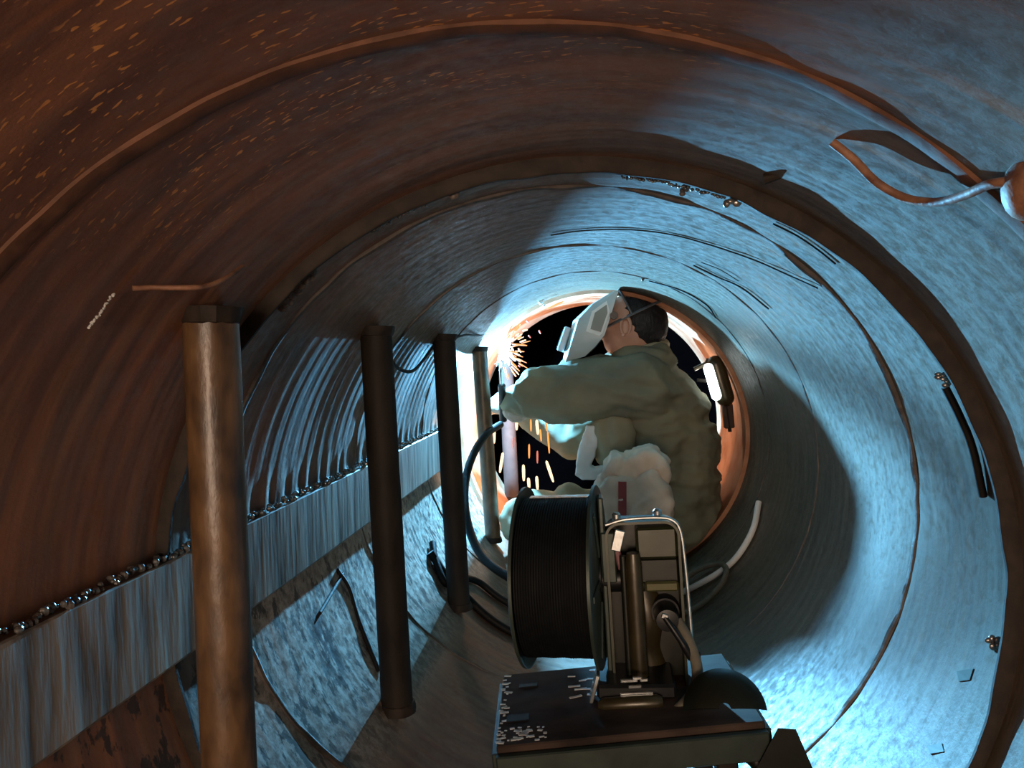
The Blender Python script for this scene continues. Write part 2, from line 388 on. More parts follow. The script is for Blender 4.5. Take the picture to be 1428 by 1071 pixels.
# ------------------------------------------------------------------ posts
def post(name, label, top, bot, r, m, rough_ends=True):
    t = thing(name, label, 'post', bot, group='round posts along the left side')
    B, T = Vector((0,0,0)), Vector(top)-Vector(bot); n = 16
    pts = [B.lerp(T, i/n) for i in range(n+1)]
    rr = [r*(1+.025*mn.noise(Vector((bot[1]*9,i*.9,0)))) for i in range(n+1)]
    MB().tube(pts, rr, 28).build('tube', m, t)
    # lumpy weld fillets at foot and head
    for nm, c, d in (('foot_weld', B, 1), ('head_weld', T, -1)):
        mb = MB(); V = []; k = 28
        ax = (T-B).normalized()
        for (rad, h) in ((r*1.20,-.004),(r*1.13,.004),(r*1.05,.012),(r*.9,.014)):
            for j in range(k):
                an = 2*math.pi*j/k; q = rad*(1+.10*mn.noise(Vector((j*1.3,h*80,bot[1]*5))))
                V.append(c+Vector((q*math.cos(an), q*math.sin(an), d*h)))
        F = [(a*k+j, a*k+(j+1)%k, (a+1)*k+(j+1)%k, (a+1)*k+j) for a in range(3) for j in range(k)]
        mb.add(V, F); mb.build(nm, M['ringdark'], t)
    return t
def wallz(x, sgn, R=.497): return sgn*math.sqrt(R*R-x*x)
def postline(pt_, pb, y):
    """axis through two measured points, carried on to the bore above and below"""
    a, b = Vector(P(*pt_, y)), Vector(P(*pb, y)); d = (a-b)/(a.z-b.z)
    def at(z): return b+d*(z-b.z)
    T = at(.3); Bm = at(-.3)
    for _ in range(12):
        T = at(wallz(T.x, 1)-.006); Bm = at(wallz(Bm.x, -1)+.006)
    return tuple(T), tuple(Bm)
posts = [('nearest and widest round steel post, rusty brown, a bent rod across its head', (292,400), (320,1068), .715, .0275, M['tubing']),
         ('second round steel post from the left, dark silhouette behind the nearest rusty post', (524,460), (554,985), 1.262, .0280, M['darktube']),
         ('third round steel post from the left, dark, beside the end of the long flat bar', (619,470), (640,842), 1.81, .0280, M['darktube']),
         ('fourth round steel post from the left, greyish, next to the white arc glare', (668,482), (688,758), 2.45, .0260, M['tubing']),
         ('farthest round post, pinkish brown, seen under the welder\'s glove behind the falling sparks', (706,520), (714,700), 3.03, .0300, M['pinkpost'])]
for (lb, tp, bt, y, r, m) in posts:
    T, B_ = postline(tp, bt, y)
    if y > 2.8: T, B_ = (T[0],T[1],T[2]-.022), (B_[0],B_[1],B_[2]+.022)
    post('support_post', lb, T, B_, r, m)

# ------------------------------------------------------------------ long flat bar on the left wall
t = thing('flat_bar', 'long pale mill-scaled flat bar welded along the left wall behind the round posts', 'steel bar', (-.48,-.3,-.03))
Y0, Y1, n = -.4, 2.34, 90
V = []
for i in range(n+1):
    y = Y0+(Y1-Y0)*i/n; zc = -.027+.010*min(1,max(0,(y-.5)/1.6)); wob = .0012*mn.noise(Vector((y*3,0,0)))
    for (x, z) in ((-.4985,.055),(-.476,.060),(-.4735,.0585),(-.4705,-.060),(-.473,-.064),(-.494,-.062)):
        V.append((x+wob+.48, y+.3, z+zc+.03))
F = [(i*6+j, i*6+(j+1)%6, (i+1)*6+(j+1)%6, (i+1)*6+j) for i in range(n) for j in range(6)]+[tuple(range(6)), tuple(n*6+j for j in range(6))]
MB().add(V, F).build('bar', M['bar'], t, smooth=25)
mb = MB()
for i in range(560):                                                # knobbly weld and spatter along its upper edge
    y = -.2+2.5*(i/560)+random.uniform(-.004,.004); zc = -.027+.010*min(1,max(0,(y-.5)/1.6))
    s = random.uniform(.0022,.0055)
    mb.ball((random.uniform(-.488,-.4755)+.48, y+.3, zc+.0615+random.uniform(0,.005)+.03), (s,s*random.uniform(.6,1.1),s*.9), 7, 5)
mb.build('weld_bead', M['spatter'], t, kind='stuff')

# ------------------------------------------------------------------ bench
ROLL = .065
t = thing('bench', 'low dark steel bench with scuffed top carrying the wire spool and feeder', 'bench', (.05,1.12,-.262), (0,-.115,.09))
top = MB().box((.004,.02,.0), (.375,.235,.014), bev=.002)
top.build('table_top', M['bench'], t)
MB().box((.004,-.105,-.022), (.378,.012,.040), bev=.002).build('front_rail', M['benchf'], t)
MB().box((.004,.143,-.022), (.378,.012,.036), bev=.002).build('rear_rail', M['benchf'], t)
for x in (-.187,.195): MB().box((x-.0,.02,-.022), (.010,.23,.034), bev=.002).build('side_rail', M['benchf'], t)
for x in (-.135,.135):
    for y in (-.08,.12):
        L = math.sqrt(.497**2-(x+.05)**2)-.262+.0
        MB().box((x,y,-.008-(L)/2), (.030,.030,L-.01), bev=.003).build('leg', M['darktube'], t)
MB().box((.028,-.045,-.13), (.052,.05,.235), bev=.004).build('centre_column', M['blk'], t)
# scuffed paint edges and slots
mb = MB()
for i in range(70):
    e = random.random()
    x, y = (random.uniform(-.182,-.172), random.uniform(-.09,.13)) if e < .45 else (random.uniform(-.175,-.11), random.uniform(-.09,-.05))
    s = random.uniform(.0015,.005); mb.box((x,y,.0075), (s*random.uniform(1,3),s,.001), Matrix.Rotation(random.uniform(-.4,.4),3,'Z'))
for i in range(16):
    x, y = random.uniform(-.07,-.02), random.uniform(.02,.12); s = random.uniform(.004,.012); mb.box((x,y,.0075), (s*2,s*.5,.001), Matrix.Rotation(random.uniform(-.3,.3),3,'Z'))
mb.build('bare_metal_scuffs', M['paintfleck'], t, kind='stuff')
MB().box((-.155,-.022,.0078), (.034,.020,.002), bev=.0005).build('slot', M['wire'], t)
MB().box((-.140,.085,.0078), (.030,.014,.002), bev=.0005).build('slot', M['wire'], t)

# ------------------------------------------------------------------ spool
spc = (-.040,1.187,-.083)
t = thing('wire_spool', 'large black welding wire spool standing on the left half of the bench', 'wire spool', spc, (0,-ROLL,math.radians(-5)))
def flange_prof(x0, s): return [(.030,x0),(.141,x0),(.1435,x0+s*.0015),(.1435,x0+s*.006),(.139,x0+s*.006),(.134,x0+s*.003),(.04,x0+s*.003),(.030,x0+s*.002)]
MB().lathe(flange_prof(-.061,1), 72, axis='X', cap=False).build('flange', M['flange'], t)
MB().lathe(flange_prof(.061,-1), 72, axis='X', cap=False).build('flange', M['flange'], t)
prof = [(.05,-.056)]
for i in range(57):
    x = -.056+.112*i/56; prof.append((.1265-.0010*(i%2)+.0005*math.sin(i*.4), x))
prof.append((.05,.056)); MB().lathe(prof, 72, axis='X').build('wire_winding', M['wire'], t)
MB().lathe([(.012,-.068),(.029,-.068),(.030,-.06),(.030,.058),(.028,.064),(.012,.064)], 32, axis='X').build('hub', M['blk'], t)
for k in range(6):
    a = k*math.pi/3; rm = Matrix.Rotation(a,3,'X')
    MB().box(rm @ Vector((.0628,.085,0)), (.003,.085,.010), rm, .0008).build('spoke', M['flange'], t)
MB().box((.0,.006,.1275), (.096,.018,.0015), bev=.0005).build('winding_highlight', M['chrome'], t)  # bright strip put on for the arc-lit top of the winding

# ------------------------------------------------------------------ wire feeder
t = thing('wire_feeder', 'dark olive wire feeder case with tube frame standing right of the spool', 'wire feeder', (.096,1.16,-.248), (0,-ROLL,0))
def rrect(w_, h, r, n=6, x0=0, z0=0, top_only=False):
    out = []
    for (cx, cz, a) in ((w_/2-r,h-r,0),(-w_/2+r,h-r,90),(-w_/2+r,r,180),(w_/2-r,r,270)):
        if top_only and a >= 180: out.append((cx+(r if a == 270 else -r)+x0, z0)); continue
        for i in range(n+1): an = math.radians(a+90*i/n); out.append((cx+r*math.cos(an)+x0, cz+r*math.sin(an)+z0))
    return out
X_, Y_, Z_ = (1,0,0), (0,1,0), (0,0,1)
# formed outer case, open to the front, then recessed panels inside it
outer, inner = rrect(.116,.262,.024,6,.004,.0,True), rrect(.108,.258,.020,6,.004,.0,True)
mb = MB(); n = len(outer)
V = [(a,0,b) for a,b in outer]+[(a,.050,b) for a,b in outer]+[(a,0,b) for a,b in inner]+[(a,.050,b) for a,b in inner]
F = [(i,(i+1)%n,n+(i+1)%n,n+i) for i in range(n)]+[(2*n+i,3*n+i,3*n+(i+1)%n,2*n+(i+1)%n) for i in range(n)]+[(i,2*n+i,2*n+(i+1)%n,(i+1)%n) for i in range(n)]+[(n+i,n+(i+1)%n,3*n+(i+1)%n,3*n+i) for i in range(n)]
mb.add(V, F).build('case_shell', M['green'], t)
MB().prism(inner, (0,.044,0), X_, Z_, Y_, .008).build('back_panel', M['greend'], t)
MB().box((.026,.028,.226), (.064,.045,.050), bev=.004).build('upper_housing', M['green'], t)
MB().box((.026,.033,.180), (.064,.04,.040), bev=.003).build('middle_panel', M['greend'], t)
r1 = MB().box((.030,.020,.157), (.052,.030,.016), bev=.003); r1.build('rib', M['brass'], t)
MB().box((-.050,.015,.205), (.022,.02,.080), bev=.002).build('side_bracket', M['flange'], t)
MB().box((-.034,-.008,.236), (.016,.006,.034), Matrix.Rotation(.28,3,'Y'), .0015).build('latch_plate', M['chrome'], t)
MB().tube([(-.012,-.006,z) for z in (-.0,.05,.1,.15,.2,.215)], [.0135,.0135,.0132,.013,.0125,.010], 24).build('upright_tube', M['umber'], t)
MB().tube([(-.028,-.002,z) for z in (.0,.08,.16,.21)], .0055, 16).build('thin_upright', M['greend'], t)
fr = [(-.052,.005,.258),(-.02,.004,.266),(.03,.004,.267),(.052,.004,.262),(.063,.004,.245),(.067,.004,.20),(.070,.004,.12),(.071,.004,.03)]
MB().tube(smooth_path(fr,6), .0030, 10).build('frame_edge', M['chrome'], t)
for x, z in ((-.034,.272),(.030,.275)):
    k = MB().lathe([(.003,-.006),(.0065,-.005),(.0068,.003),(.004,.006)], 16, c=(x,.012,z-.002)); k.build('knob', M['chrome'], t)
MB().lathe([(.010,.0),(.022,.0),(.024,.01),(.024,.045),(.016,.05)], 24, c=(.034,.02,.112), axis='Y').build('socket_collar', M['blk'], t)
MB().lathe([(.004,-.052),(.017,-.05),(.019,-.03),(.019,.01),(.012,.012)], 24, c=(.034,.03,.112), axis='Y').build('socket_plug', M['blk'], t)
MB().box((.030,-.022,.120), (.010,.004,.008), Matrix.Rotation(.4,3,'Y'), .001).build('plug_glint_plate', M['chrome'], t)
MB().tube(smooth_path([(.030,-.02,.118),(.042,-.026,.10),(.055,-.028,.078),(.066,-.026,.056)],6), [.0045]*6+[.005]*6+[.0058]*7, 12).build('lever', M['blk'], t)
MB().box((.073,-.024,.060), (.014,.012,.013), bev=.002).build('lever_knob', M['blk'], t)
MB().tube(smooth_path([(.0,.05,.14),(.006,.045,.10),(.0,.05,.05),(.01,.05,.01)],6), .026, 20).build('motor_body', M['umber'], t)
MB().lathe([(.006,.0),(.020,.0),(.021,.006),(.021,.036),(.006,.040)], 24, c=(-.064,.03,.165), axis='X').build('spool_spindle', M['blk'], t)
MB().box((-.058,.03,.150), (.008,.040,.30), bev=.002).build('spindle_bracket', M['flange'], t)
MB().box((-.036,.012,.214), (.010,.01,.060), Matrix.Rotation(-.18,3,'Y'), .002).build('wire_guide', M['redplastic'], t)
# foot tray
MB().box((-.020,.03,.012), (.120,.15,.022), bev=.004).build('foot_tray', M['blk'], t)
MB().tube([(-.078,-.052,-.004),(-.07,-.053,-.003),(-.02,-.053,.0),(.01,-.053,.001),(.018,-.053,.001)], [.006,.0105,.0115,.0115,.008], 18).build('front_skid', M['umber'], t)
for (x, z, w2) in ((-.030,.032,.026),(-.018,.036,.014),(-.022,.023,.020),(-.008,.033,.012),(-.020,.012,.050)):
    MB().box((x,-.048,z), (w2,.004,.005), Matrix.Rotation(-.04,3,'Y'), .001).build('highlight_strip', M['chrome'], t)  # chrome slivers standing for white highlights on the dark tray
MB().box((-.083,-.03,.018), (.006,.035,.045), Matrix.Rotation(.30,3,'Y'), .001).build('edge_plate', M['chrome'], t)
MB().tube(smooth_path([(.050,.0,.105),(.066,-.020,.075),(.073,-.034,.042),(.066,-.044,.015),(.044,-.058,-.004),(.022,-.066,-.014)],8), .0085, 16).build('hose', M['hose'], t)
for a in (-.5,0,.5):
    MB().tube([(.024,-.066,-.013),(.014-.002*a,-.068,-.019-.006*a),(.004-.004*a,-.07,-.024-.016*a)], [.0065,.005,.003], 10).build('hose_end_strand', M['hose'], t)

# dark disc lying right of the feeder
t = tag(MB().build('x', M['blk']), '', ''); bpy.data.objects.remove(t)
t = thing('half_guard', 'dark dished half-round guard standing on the right end of the bench', 'guard', (.196,1.055,-.226), (math.radians(-36),-.10,math.radians(-4)))
prof = [(.008,.0),(.036,.002),(.048,.007),(.055,.012),(.058,.012),(.051,.004),(.038,-.003),(.008,-.004)]
V = []; n = 30
for k_ in range(n+1):
    a = math.pi*k_/n
    V += [(r0*math.cos(a), h0, r0*math.sin(a)) for r0, h0 in prof]
q = len(prof); F = [(k_*q+j_, k_*q+(j_+1)%q, (k_+1)*q+(j_+1)%q, (k_+1)*q+j_) for k_ in range(n) for j_ in range(q)]+[tuple(range(q)), tuple(n*q+j_ for j_ in range(q))]
MB().add(V, F).build('dish', M['greend'], t)

# ------------------------------------------------------------------ dark bracket at the bottom right
t = thing('trestle_bracket', 'dark trapezoid steel bracket standing on the pipe floor at bottom right', 'bracket', P(1085,1071,1.02))
o_ = Vector(t.location)
def loc(px, py, y): return Vector(P(px,py,y))-o_
MB().add([loc(*q,1.02) for q in ((1035,1110),(1085,1015),(1110,1017),(1150,1110))]+[loc(*q,1.05) for q in ((1035,1110),(1085,1015),(1110,1017),(1150,1110))], [(0,1,2,3),(7,6,5,4),(0,4,5,1),(1,5,6,2),(2,6,7,3),(3,7,4,0)]).build('upright_plate', M['greend'], t)
MB().tube(smooth_path([loc(990,1040,1.06),loc(1010,1046,1.05),(loc(1035,1048,1.05)),loc(1056,1062,1.04),loc(1066,1090,1.03)],5), .012, 12).build('arm', M['greend'], t)

# ------------------------------------------------------------------ cables
def cable(name, label, pts, r, m, cat='cable', group=None, k=8):
    pp = smooth_path(pts, k); c = pp[len(pp)//2].copy()
    return tag(rebase(MB().tube(pp, r, 12).build(name, m, None), c), label, cat, group)
cable('torch_cable', 'thick black torch cable sagging from the glove past the fourth post to the spool', [P(698,592,2.53),P(678,606,2.40),P(660,634,2.31),P(649,672,2.22),P(650,718,2.12),P(664,762,2.02),P(690,792,1.93),P(745,822,1.80),P(800,840,1.60),P(850,860,1.48)], .0125, M['rubber'])
cable('power_cable', 'black cable looping from the left wall under the third post to behind the spool', [W(603,757,.012),W(607,800-20,.012),W(620,812,.012),W(634,812,.012),W(645,806,.012),W(668,812,.012),W(700,836,.012),W(750,862,.012),W(830,885,.012)], .0095, M['rubber'])
cable('ground_cable', 'lowest black cable on the pipe floor between third post and spool', [W(600,770,.01),W(620,800,.01),W(650,832,.010),W(680,860,.010),W(715,882,.010),W(760,898,.010),W(850,905,.010)], .0105, M['rubber'])
cable('coiled_hose', 'hose coloured white as an arc-lit streak, curving up the right wall beyond the feeder', [W(1058,700,.012),W(1050,738,.012),W(1028,776,.012),W(1000,800,.014),W(960,822,.014),W(938,832,.014)], .0085, M['white'], 'hose')  # white colour stands for the bright arc light along this curve
cable('coiled_hose', 'thin dark hose loop on the floor just right of the feeder case', [W(940,828,.012),W(965,800,.02),W(1000,786,.02),W(1013,796,.02),W(1000,822,.012),W(965,850,.012),W(920,862,.012)], .008, M['hose'], 'hose')
cable('post_wire', 'thin wire strung from the third post head to the fourth post head', [P(636,470,1.82),P(652,467,2.0),P(668,468,2.3),P(680,462,2.45)], .003, M['thinwire'], 'wire')
cable('post_wire', 'sagging dark wire between the second and third post near their heads', [P(548,506,1.30),P(560,516,1.4),P(576,517,1.5),P(592,500,1.65),P(606,480,1.80)], .0035, M['thinwire'], 'wire')
cable('scrap_wire', 'long thin dark wire stuck across the lit crown above the welder', [W(768,328,.003),W(810,322,.003),W(870,320,.003),W(930,326,.003),W(985,340,.003),W(1050,362,.003),W(1100,384,.003),W(1140,402,.003)], .0013, M['thinwire'], 'wire')
cable('scrap_wire', 'short thin wire on the lit crown ending in a small blob', [W(967,370,.003),W(1000,386,.003),W(1035,402,.003),W(1072,431,.003)], .0017, M['thinwire'], 'wire')
cable('scrap_wire', 'faint hair-thin wire beside the short blob-ended wire', [W(978,366,.003),W(1004,376,.003),W(1030,392,.003)], .0008, M['thinwire'], 'wire')
cable('scrap_wire', 'short wire lying close above the bright rim, upper right of the helmet', [W(905,392,.003),W(950,405,.003),W(985,425,.003),W(998,443,.003)], .0022, M['thinwire'], 'wire')
cable('scrap_wire', 'short dark wire on the wall just inside the big stiffener ring at the upper right', [W(1078,312,.003),W(1110,328,.003),W(1140,348,.003),W(1165,368,.003)], .0012, M['thinwire'], 'wire')
cable('leaning_rod', 'thin dark rod on the left wall from the flat bar to the second post foot', [W(470,795,.001),W(486,820,.001),W(500,865,.001),W(528,936,.001)], .0045, M['thinwire'], 'rod')
cable('leaning_rod', 'short dark stub rod branching off towards the nearest post below the flat bar', [W(478,800,.001),W(462,828,.001),W(446,855,.001)], .0035, M['thinwire'], 'rod')
cable('leaning_rod', 'dark thick rod on the right wall below a shiny tack, inside the big ring', [W(1318,540,.008),W(1338,580,.008),W(1356,625,.008),W(1371,692,.006)], .0048, M['darktube'], 'rod')
# bent rusty rods
rodp = [W(1160,198,.004),W(1190,222,.010),W(1222,254,.014),W(1262,276,.016),W(1305,282,.016),W(1345,272,.014),W(1380,257,.012),W(1412,254,.009),W(1432,252,.006)]
t = thing('bent_rod', 'curved rusty rod sticking out from the right wall near the camera', 'rod', rodp[-1])
q = Vector(rodp[-1]); MB().tube([p-q for p in smooth_path(rodp,8)], .0036, 12).build('rod', M['rod'], t)
mb = MB(); mb.ball(Vector(W(1436,262,.006))-q, (.016,.02,.022), 16, 10); mb.build('weld_lump', M['rod'], t)
rp = [W(185,402,.004),W(215,401,.012),W(262,401,.03),W(292,398,.034),W(318,386,.03),W(338,372,.02)]
cable('bent_rod', 'thin bent orange-brown rod lying across the head of the nearest post', rp, .0024, M['rod'], 'rod')
# tack welds, clips and smears of weld on the rings
def blob(name, label, c, s, m, cat, n=7, seed=1):
    rr = random.Random(seed); mb = MB()
    for i in range(n):
        mb.ball((rr.uniform(-s,s)*.9, rr.uniform(-s,s)*.5, rr.uniform(-s,s)*.9), (s*rr.uniform(.35,.7), s*rr.uniform(.3,.5), s*rr.uniform(.35,.7)), 10, 7)
    o = mb.build(name, m, None); o.location = c; return tag(o, label, cat)
blob('tack_weld', 'shiny nut-like tack on the inner lip of the big ring, upper right', W(1024,278,.014), .0095, M['spatter'], 'weld', 6, 3)
blob('tack_weld', 'shiny white tack above the leaning rod on the right wall', W(1316,529,.012), .0075, M['spatter'], 'weld', 7, 5)
blob('tack_weld', 'shiny crumbly tack low on the right inside the big ring', W(1388,900,.012), .0085, M['spatter'], 'weld', 8, 6)
blob('tack_weld', 'dark lump of weld inside the big ring at top left', W(638,262,.010), .011, M['bead'], 'weld', 5, 8)
blob('tack_weld', 'small dark lump on the lit crown just under the big ring', W(952,266,.006), .006, M['bead'], 'weld', 4, 9)
blob('tack_weld', 'tiny dark lump on the crown above the bright rim', W(895,390,.006), .008, M['bead'], 'weld', 4, 10)
blob('tack_weld', 'white tack on the rim at the upper left, beside an orange spark', W(757,423,.012), .013, M['white'], 'weld', 4, 11)
mb = MB(); a = Vector(W(1066,250,.004)); b_ = Vector(P(1103,242,a.y-.01)); mb.tube([Vector((0,0,0)), (b_-a)*.55, b_-a], [.006,.0035,.0006], 10)
o = mb.build('metal_spike', M['darktube'], None); o.location = a; tag(o, 'small dark pointed spike sticking up from the big ring, upper right', 'spike')
def smear(label, pix, s, m=M['spatter'], seed=2):
    rr = random.Random(seed); mb = MB(); pp = smooth_path([W(*q,.004) for q in pix], 14); c = pp[0].copy()
    for p in pp: mb.ball(p-c+Vector((rr.uniform(-1,1),rr.uniform(-1,1),rr.uniform(-1,1)))*s*.5, (s*rr.uniform(.5,1),s*rr.uniform(.4,.9),s*rr.uniform(.5,1)), 8, 6)
    o = mb.build('weld_smear', m, None); o.location = c; return tag(o, label, 'weld')
smear('broken shiny weld run on the dark crown at top, left of centre', [(662,252),(700,244),(738,236)], .004)
smear('broken shiny weld run on the dark upper left wall', [(520,322),(545,305),(592,283)], .0035, seed=4)
smear('black lumpy weld smear left of the second post, high on the dark wall', [(392,428),(410,405),(432,380)], .008, M['bead'], 6)
smear('shiny weld run in the light just under the big ring, top centre', [(868,246),(915,252),(960,262),(1010,275)], .0030, seed=7)
smear('pale smear of spatter on the rusty wall, upper left of the nearest post', [(124,456),(140,436),(158,410)], .0016, M['paintfleck'], 9)

for (pa, lb) in ((((1334,936),(1357,932),(1352,948),(1337,950)),'small grey-green patch on the right wall beside the crumbly tack'),(((1293,1040),(1313,1036),(1316,1048),(1297,1051)),'small grey-green patch low on the right wall, lower of the two')):
    c = Vector(W(*pa[0],.001)); Vf = [Vector(W(*p_,.0015))-c for p_ in pa]; Vb = [Vector(W(*p_,-.003))-c for p_ in pa]
    o = MB().add(Vf+Vb, [(0,1,2,3),(7,6,5,4)]+[(i_,4+i_,4+(i_+1)%4,(i_+1)%4) for i_ in range(4)]).build('wall_patch', M['flange'], None, smooth=0); o.location = c; tag(o, lb, 'patch')

# ------------------------------------------------------------------ sack with red stripe behind the feeder
t = thing('leather_sack', 'crumpled cream leather sack with a faded red stripe behind the feeder', 'sack', P(890,860,2.12))
q = Vector(t.location); mb = MB()
def slab(mb, pix, y0, y1, org):
    """closed slab whose outline is given at its nearer face"""
    a = [Vector(P(*p_,y0))-org for p_ in pix]; b__ = [v_+Vector((0,y1-y0,0)) for v_ in a]; k_ = len(a)
    mb.add(a+b__, [tuple(range(k_)), tuple(range(2*k_-1,k_-1,-1))]+[(i_,k_+i_,k_+(i_+1)%k_,(i_+1)%k_) for i_ in range(k_)]); return mb
slab(mb, [(849,652),(858,640),(872,646),(884,640),(897,633),(916,634),(928,644),(929,662),(923,680),(926,720),(930,850),(842,850),(840,700),(832,688),(842,672)], 2.06, 2.19, q)
slab(mb, [(838,690),(850,668),(880,672),(915,660),(934,700),(936,850),(836,850)], 2.04, 2.21, q)
soften(mb, 'cloth', M['leather'], t, .0055, 4, .017, 14, 3, (1,1,.8), .010)
pts = [Vector(P(868,py,2.022))-q for py in (672,690,710,730,750)]
mb = MB(); V = []
for i, p in enumerate(pts): V += [p+Vector((-.011,0,0)), p+Vector((.011,0,0)), p+Vector((.011,.012,0)), p+Vector((-.011,.012,0))]
F = [(i*4+j, i*4+(j+1)%4, (i+1)*4+(j+1)%4, (i+1)*4+j) for i in range(4) for j in range(4)]+[(0,1,2,3),(16,17,18,19)]
mb.add(V, F).build('red_stripe', M['red'], t)

# ------------------------------------------------------------------ welder
wd = thing('person', 'person in khaki jacket, gloves and pale mask, crouching at the far rim and welding', 'person', (.20,2.6,-.42))
wo = Vector(wd.location)
def Q(px, py, y): return Vector(P(px,py,y))-wo
HIP, SPL = Q(922,728,2.60), Q(918,640,2.58)
CH = Q(912,575,2.56); SHL, SHR = Q(888,535,2.45), Q(868,520,2.72)
NECK = Q(893,488,2.56); HEAD = Q(884,452,2.53)
ELL, HAL = Q(748,550,2.45), Q(706,566,2.60)
ELR, HAR = Q(800,612,2.70), Q(722,575,2.72)
KNL, KNR = Q(735,728,2.45), Q(752,732,2.74)
FTL, FTR = Q(905,800,2.40), Q(905,795,2.76)
# body: one continuous surface (head, torso, arms, legs)
mb = MB()
mb.cap_(HIP, SPL, .105, .095); mb.cap_(SPL, CH, .10, .115); mb.cap_(CH, NECK, .09, .05); mb.cap_(CH, SHL, .08, .055); mb.cap_(CH, SHR, .08, .055)
mb.cap_(NECK, HEAD, .052, .055)
for (a, b_, c, r) in ((SHL,ELL,HAL,1),(SHR,ELR,HAR,1)): mb.cap_(a, b_, .05, .042); mb.cap_(b_, c, .042, .028)
for (a, b_) in ((KNL,FTL),(KNR,FTR)): mb.cap_(HIP, a, .085, .06); mb.cap_(a, b_, .056, .04)
hr = Matrix.Rotation(-.45,3,'Y')
mb.ball(HEAD, (.098,.076,.108), 20, 14, hr); mb.ball(HEAD+Vector((-.045,0,-.055)), (.058,.055,.06), 16, 10, hr)     # skull, jaw
mb.ball(HEAD+Vector((-.108,0,-.030)), (.022,.012,.020), 10, 8)                                                     # nose
for s in (-1,1):
    mb.ball(HEAD+Vector((-.088,s*.030,.0)), (.014,.014,.010), 10, 8)
mb.ball(HEAD+Vector((-.088,0,-.066)), (.014,.024,.008), 10, 8)
body = soften(mb, 'body', M['skin'], wd, .0065, 3)
def ear(s):
    c = HEAD+Vector((-.028,s*.076,-.012)); m_ = MB(); pp = []
    for i in range(15):
        a = math.radians(-70+300*i/14); pp.append(c+Vector((-.016*math.cos(a)*1.0-.002, s*(.006+.006*math.sin(a*.5)), .030*math.sin(a)+.002)))
    m_.tube(pp, [.0035+.0025*math.sin(math.pi*i/14) for i in range(15)], 8)
    m_.ball(c+Vector((-.002,s*.002,0)), (.014,.006,.024), 12, 8); m_.ball(c+Vector((-.010,s*.004,-.026)), (.007,.005,.008), 10, 6)
    m_.build('ear', M['skin'], wd)
ear(-1); ear(1)
# hair: cap over the back of the skull
mb = MB(); mb.ball(HEAD+Vector((.022,0,.012)), (.088,.081,.102), 28, 18, hr); mb.ball(HEAD+Vector((.055,0,-.022)), (.055,.066,.055), 20, 12)
soften(mb, 'hair', M['hair'], wd, .006, 3, .003, 40, 5)
# headband strap of the mask
mb = MB(); bnd = []
for i in range(33):
    a = math.pi*2*i/32; bnd.append(HEAD+hr @ Vector((.103*math.cos(a)+.006, .088*math.sin(a), .030)))
mb.tube(bnd, .011, 10, squash=.35)
crown = [HEAD+hr @ Vector((.0+.004, .088*math.cos(a), .030+.090*math.sin(a))) for a in [math.pi*i/18 for i in range(19)]]
mb.tube(crown, .012, 10, squash=.35); mb.build('headband', M['headband'], wd)
# jacket
mb = MB()
mb.cap_(HIP+Vector((-.01,0,.02)), SPL, .150, .150, 20); mb.cap_(SPL, CH, .158, .155, 20); mb.cap_(Q(945,735,2.58), Q(950,620,2.56), .135, .125, 20)
mb.cap_(Q(935,580,2.56), Q(905,520,2.52), .13, .085, 20)
mb.cap_(Q(915,505,2.50), Q(880,515,2.50), .060, .075, 20); mb.cap_(CH, SHL+Vector((.02,0,-.01)), .13, .098, 20); mb.cap_(CH, SHR, .12, .085, 20)
mb.cap_(SHL, ELL+Vector((.10,0,.0)), .098, .094, 20); mb.cap_(ELL+Vector((.10,0,.0)), ELL+Vector((.015,0,.0)), .094, .086, 20); mb.cap_(ELL+Vector((.0,.02,.0)), ELL.lerp(HAL,.72), .082, .046, 20)
mb.cap_(SHR, ELR, .085, .068, 20); mb.cap_(ELR, ELR.lerp(HAR,.75), .066, .045, 20)
mb.cap_(Q(850,520,2.50), Q(800,520,2.47), .055, .05, 16)
jk = soften(mb, 'jacket', M['canvas'], wd, .006, 4, .011, 11, 2, (.8,1.0,1.6), .007)
# pointed creases, seam and collar of the jacket
mb = MB(); col = []
for i in range(25):
    a = math.pi*2*i/24; col.append(NECK+Vector((.066*math.cos(a)+.012, .070*math.sin(a), .000+.018*math.cos(a))))
mb.tube(col, .021, 12, squash=1.0); mb.build('collar', M['canvas2'], wd)
sm = [Q(872,500,2.352),Q(873,530,2.345),Q(872,560,2.345),Q(869,585,2.352)]
# trousers
mb = MB()
mb.cap_(HIP+Vector((0,0,-.01)), KNL.lerp(HIP,.4)+Vector((0,-.01,.0)), .135, .10, 20); mb.cap_(KNL.lerp(HIP,.4), KNL, .10, .088, 20); mb.cap_(KNL, KNL.lerp(FTL,.8), .088, .062, 20)
mb.cap_(HIP, KNR, .125, .085, 20); mb.cap_(KNR, KNR.lerp(FTR,.8), .08, .06, 20)
mb.ball(Q(792,686,2.43), (.045,.04,.030)); mb.cap_(Q(750,722,2.43), Q(840,722,2.45), .088, .095)
soften(mb, 'trousers', M['canvas2'], wd, .0075, 5, .006, 10, 8, (1.4,1,1), .007)
# boots
for (k_, f) in ((KNL,FTL),(KNR,FTR)):
    d = (f-k_).normalized(); mb = MB(); mb.cap_(k_.lerp(f,.78), f, .050, .048); mb.cap_(f, f+Vector((.09,0,.005)), .046, .036); mb.cap_(f+Vector((0,0,-.01)), f+Vector((.03,0,.03)), .045, .04)
    soften(mb, 'boot', M['blk'], wd, .006, 3)
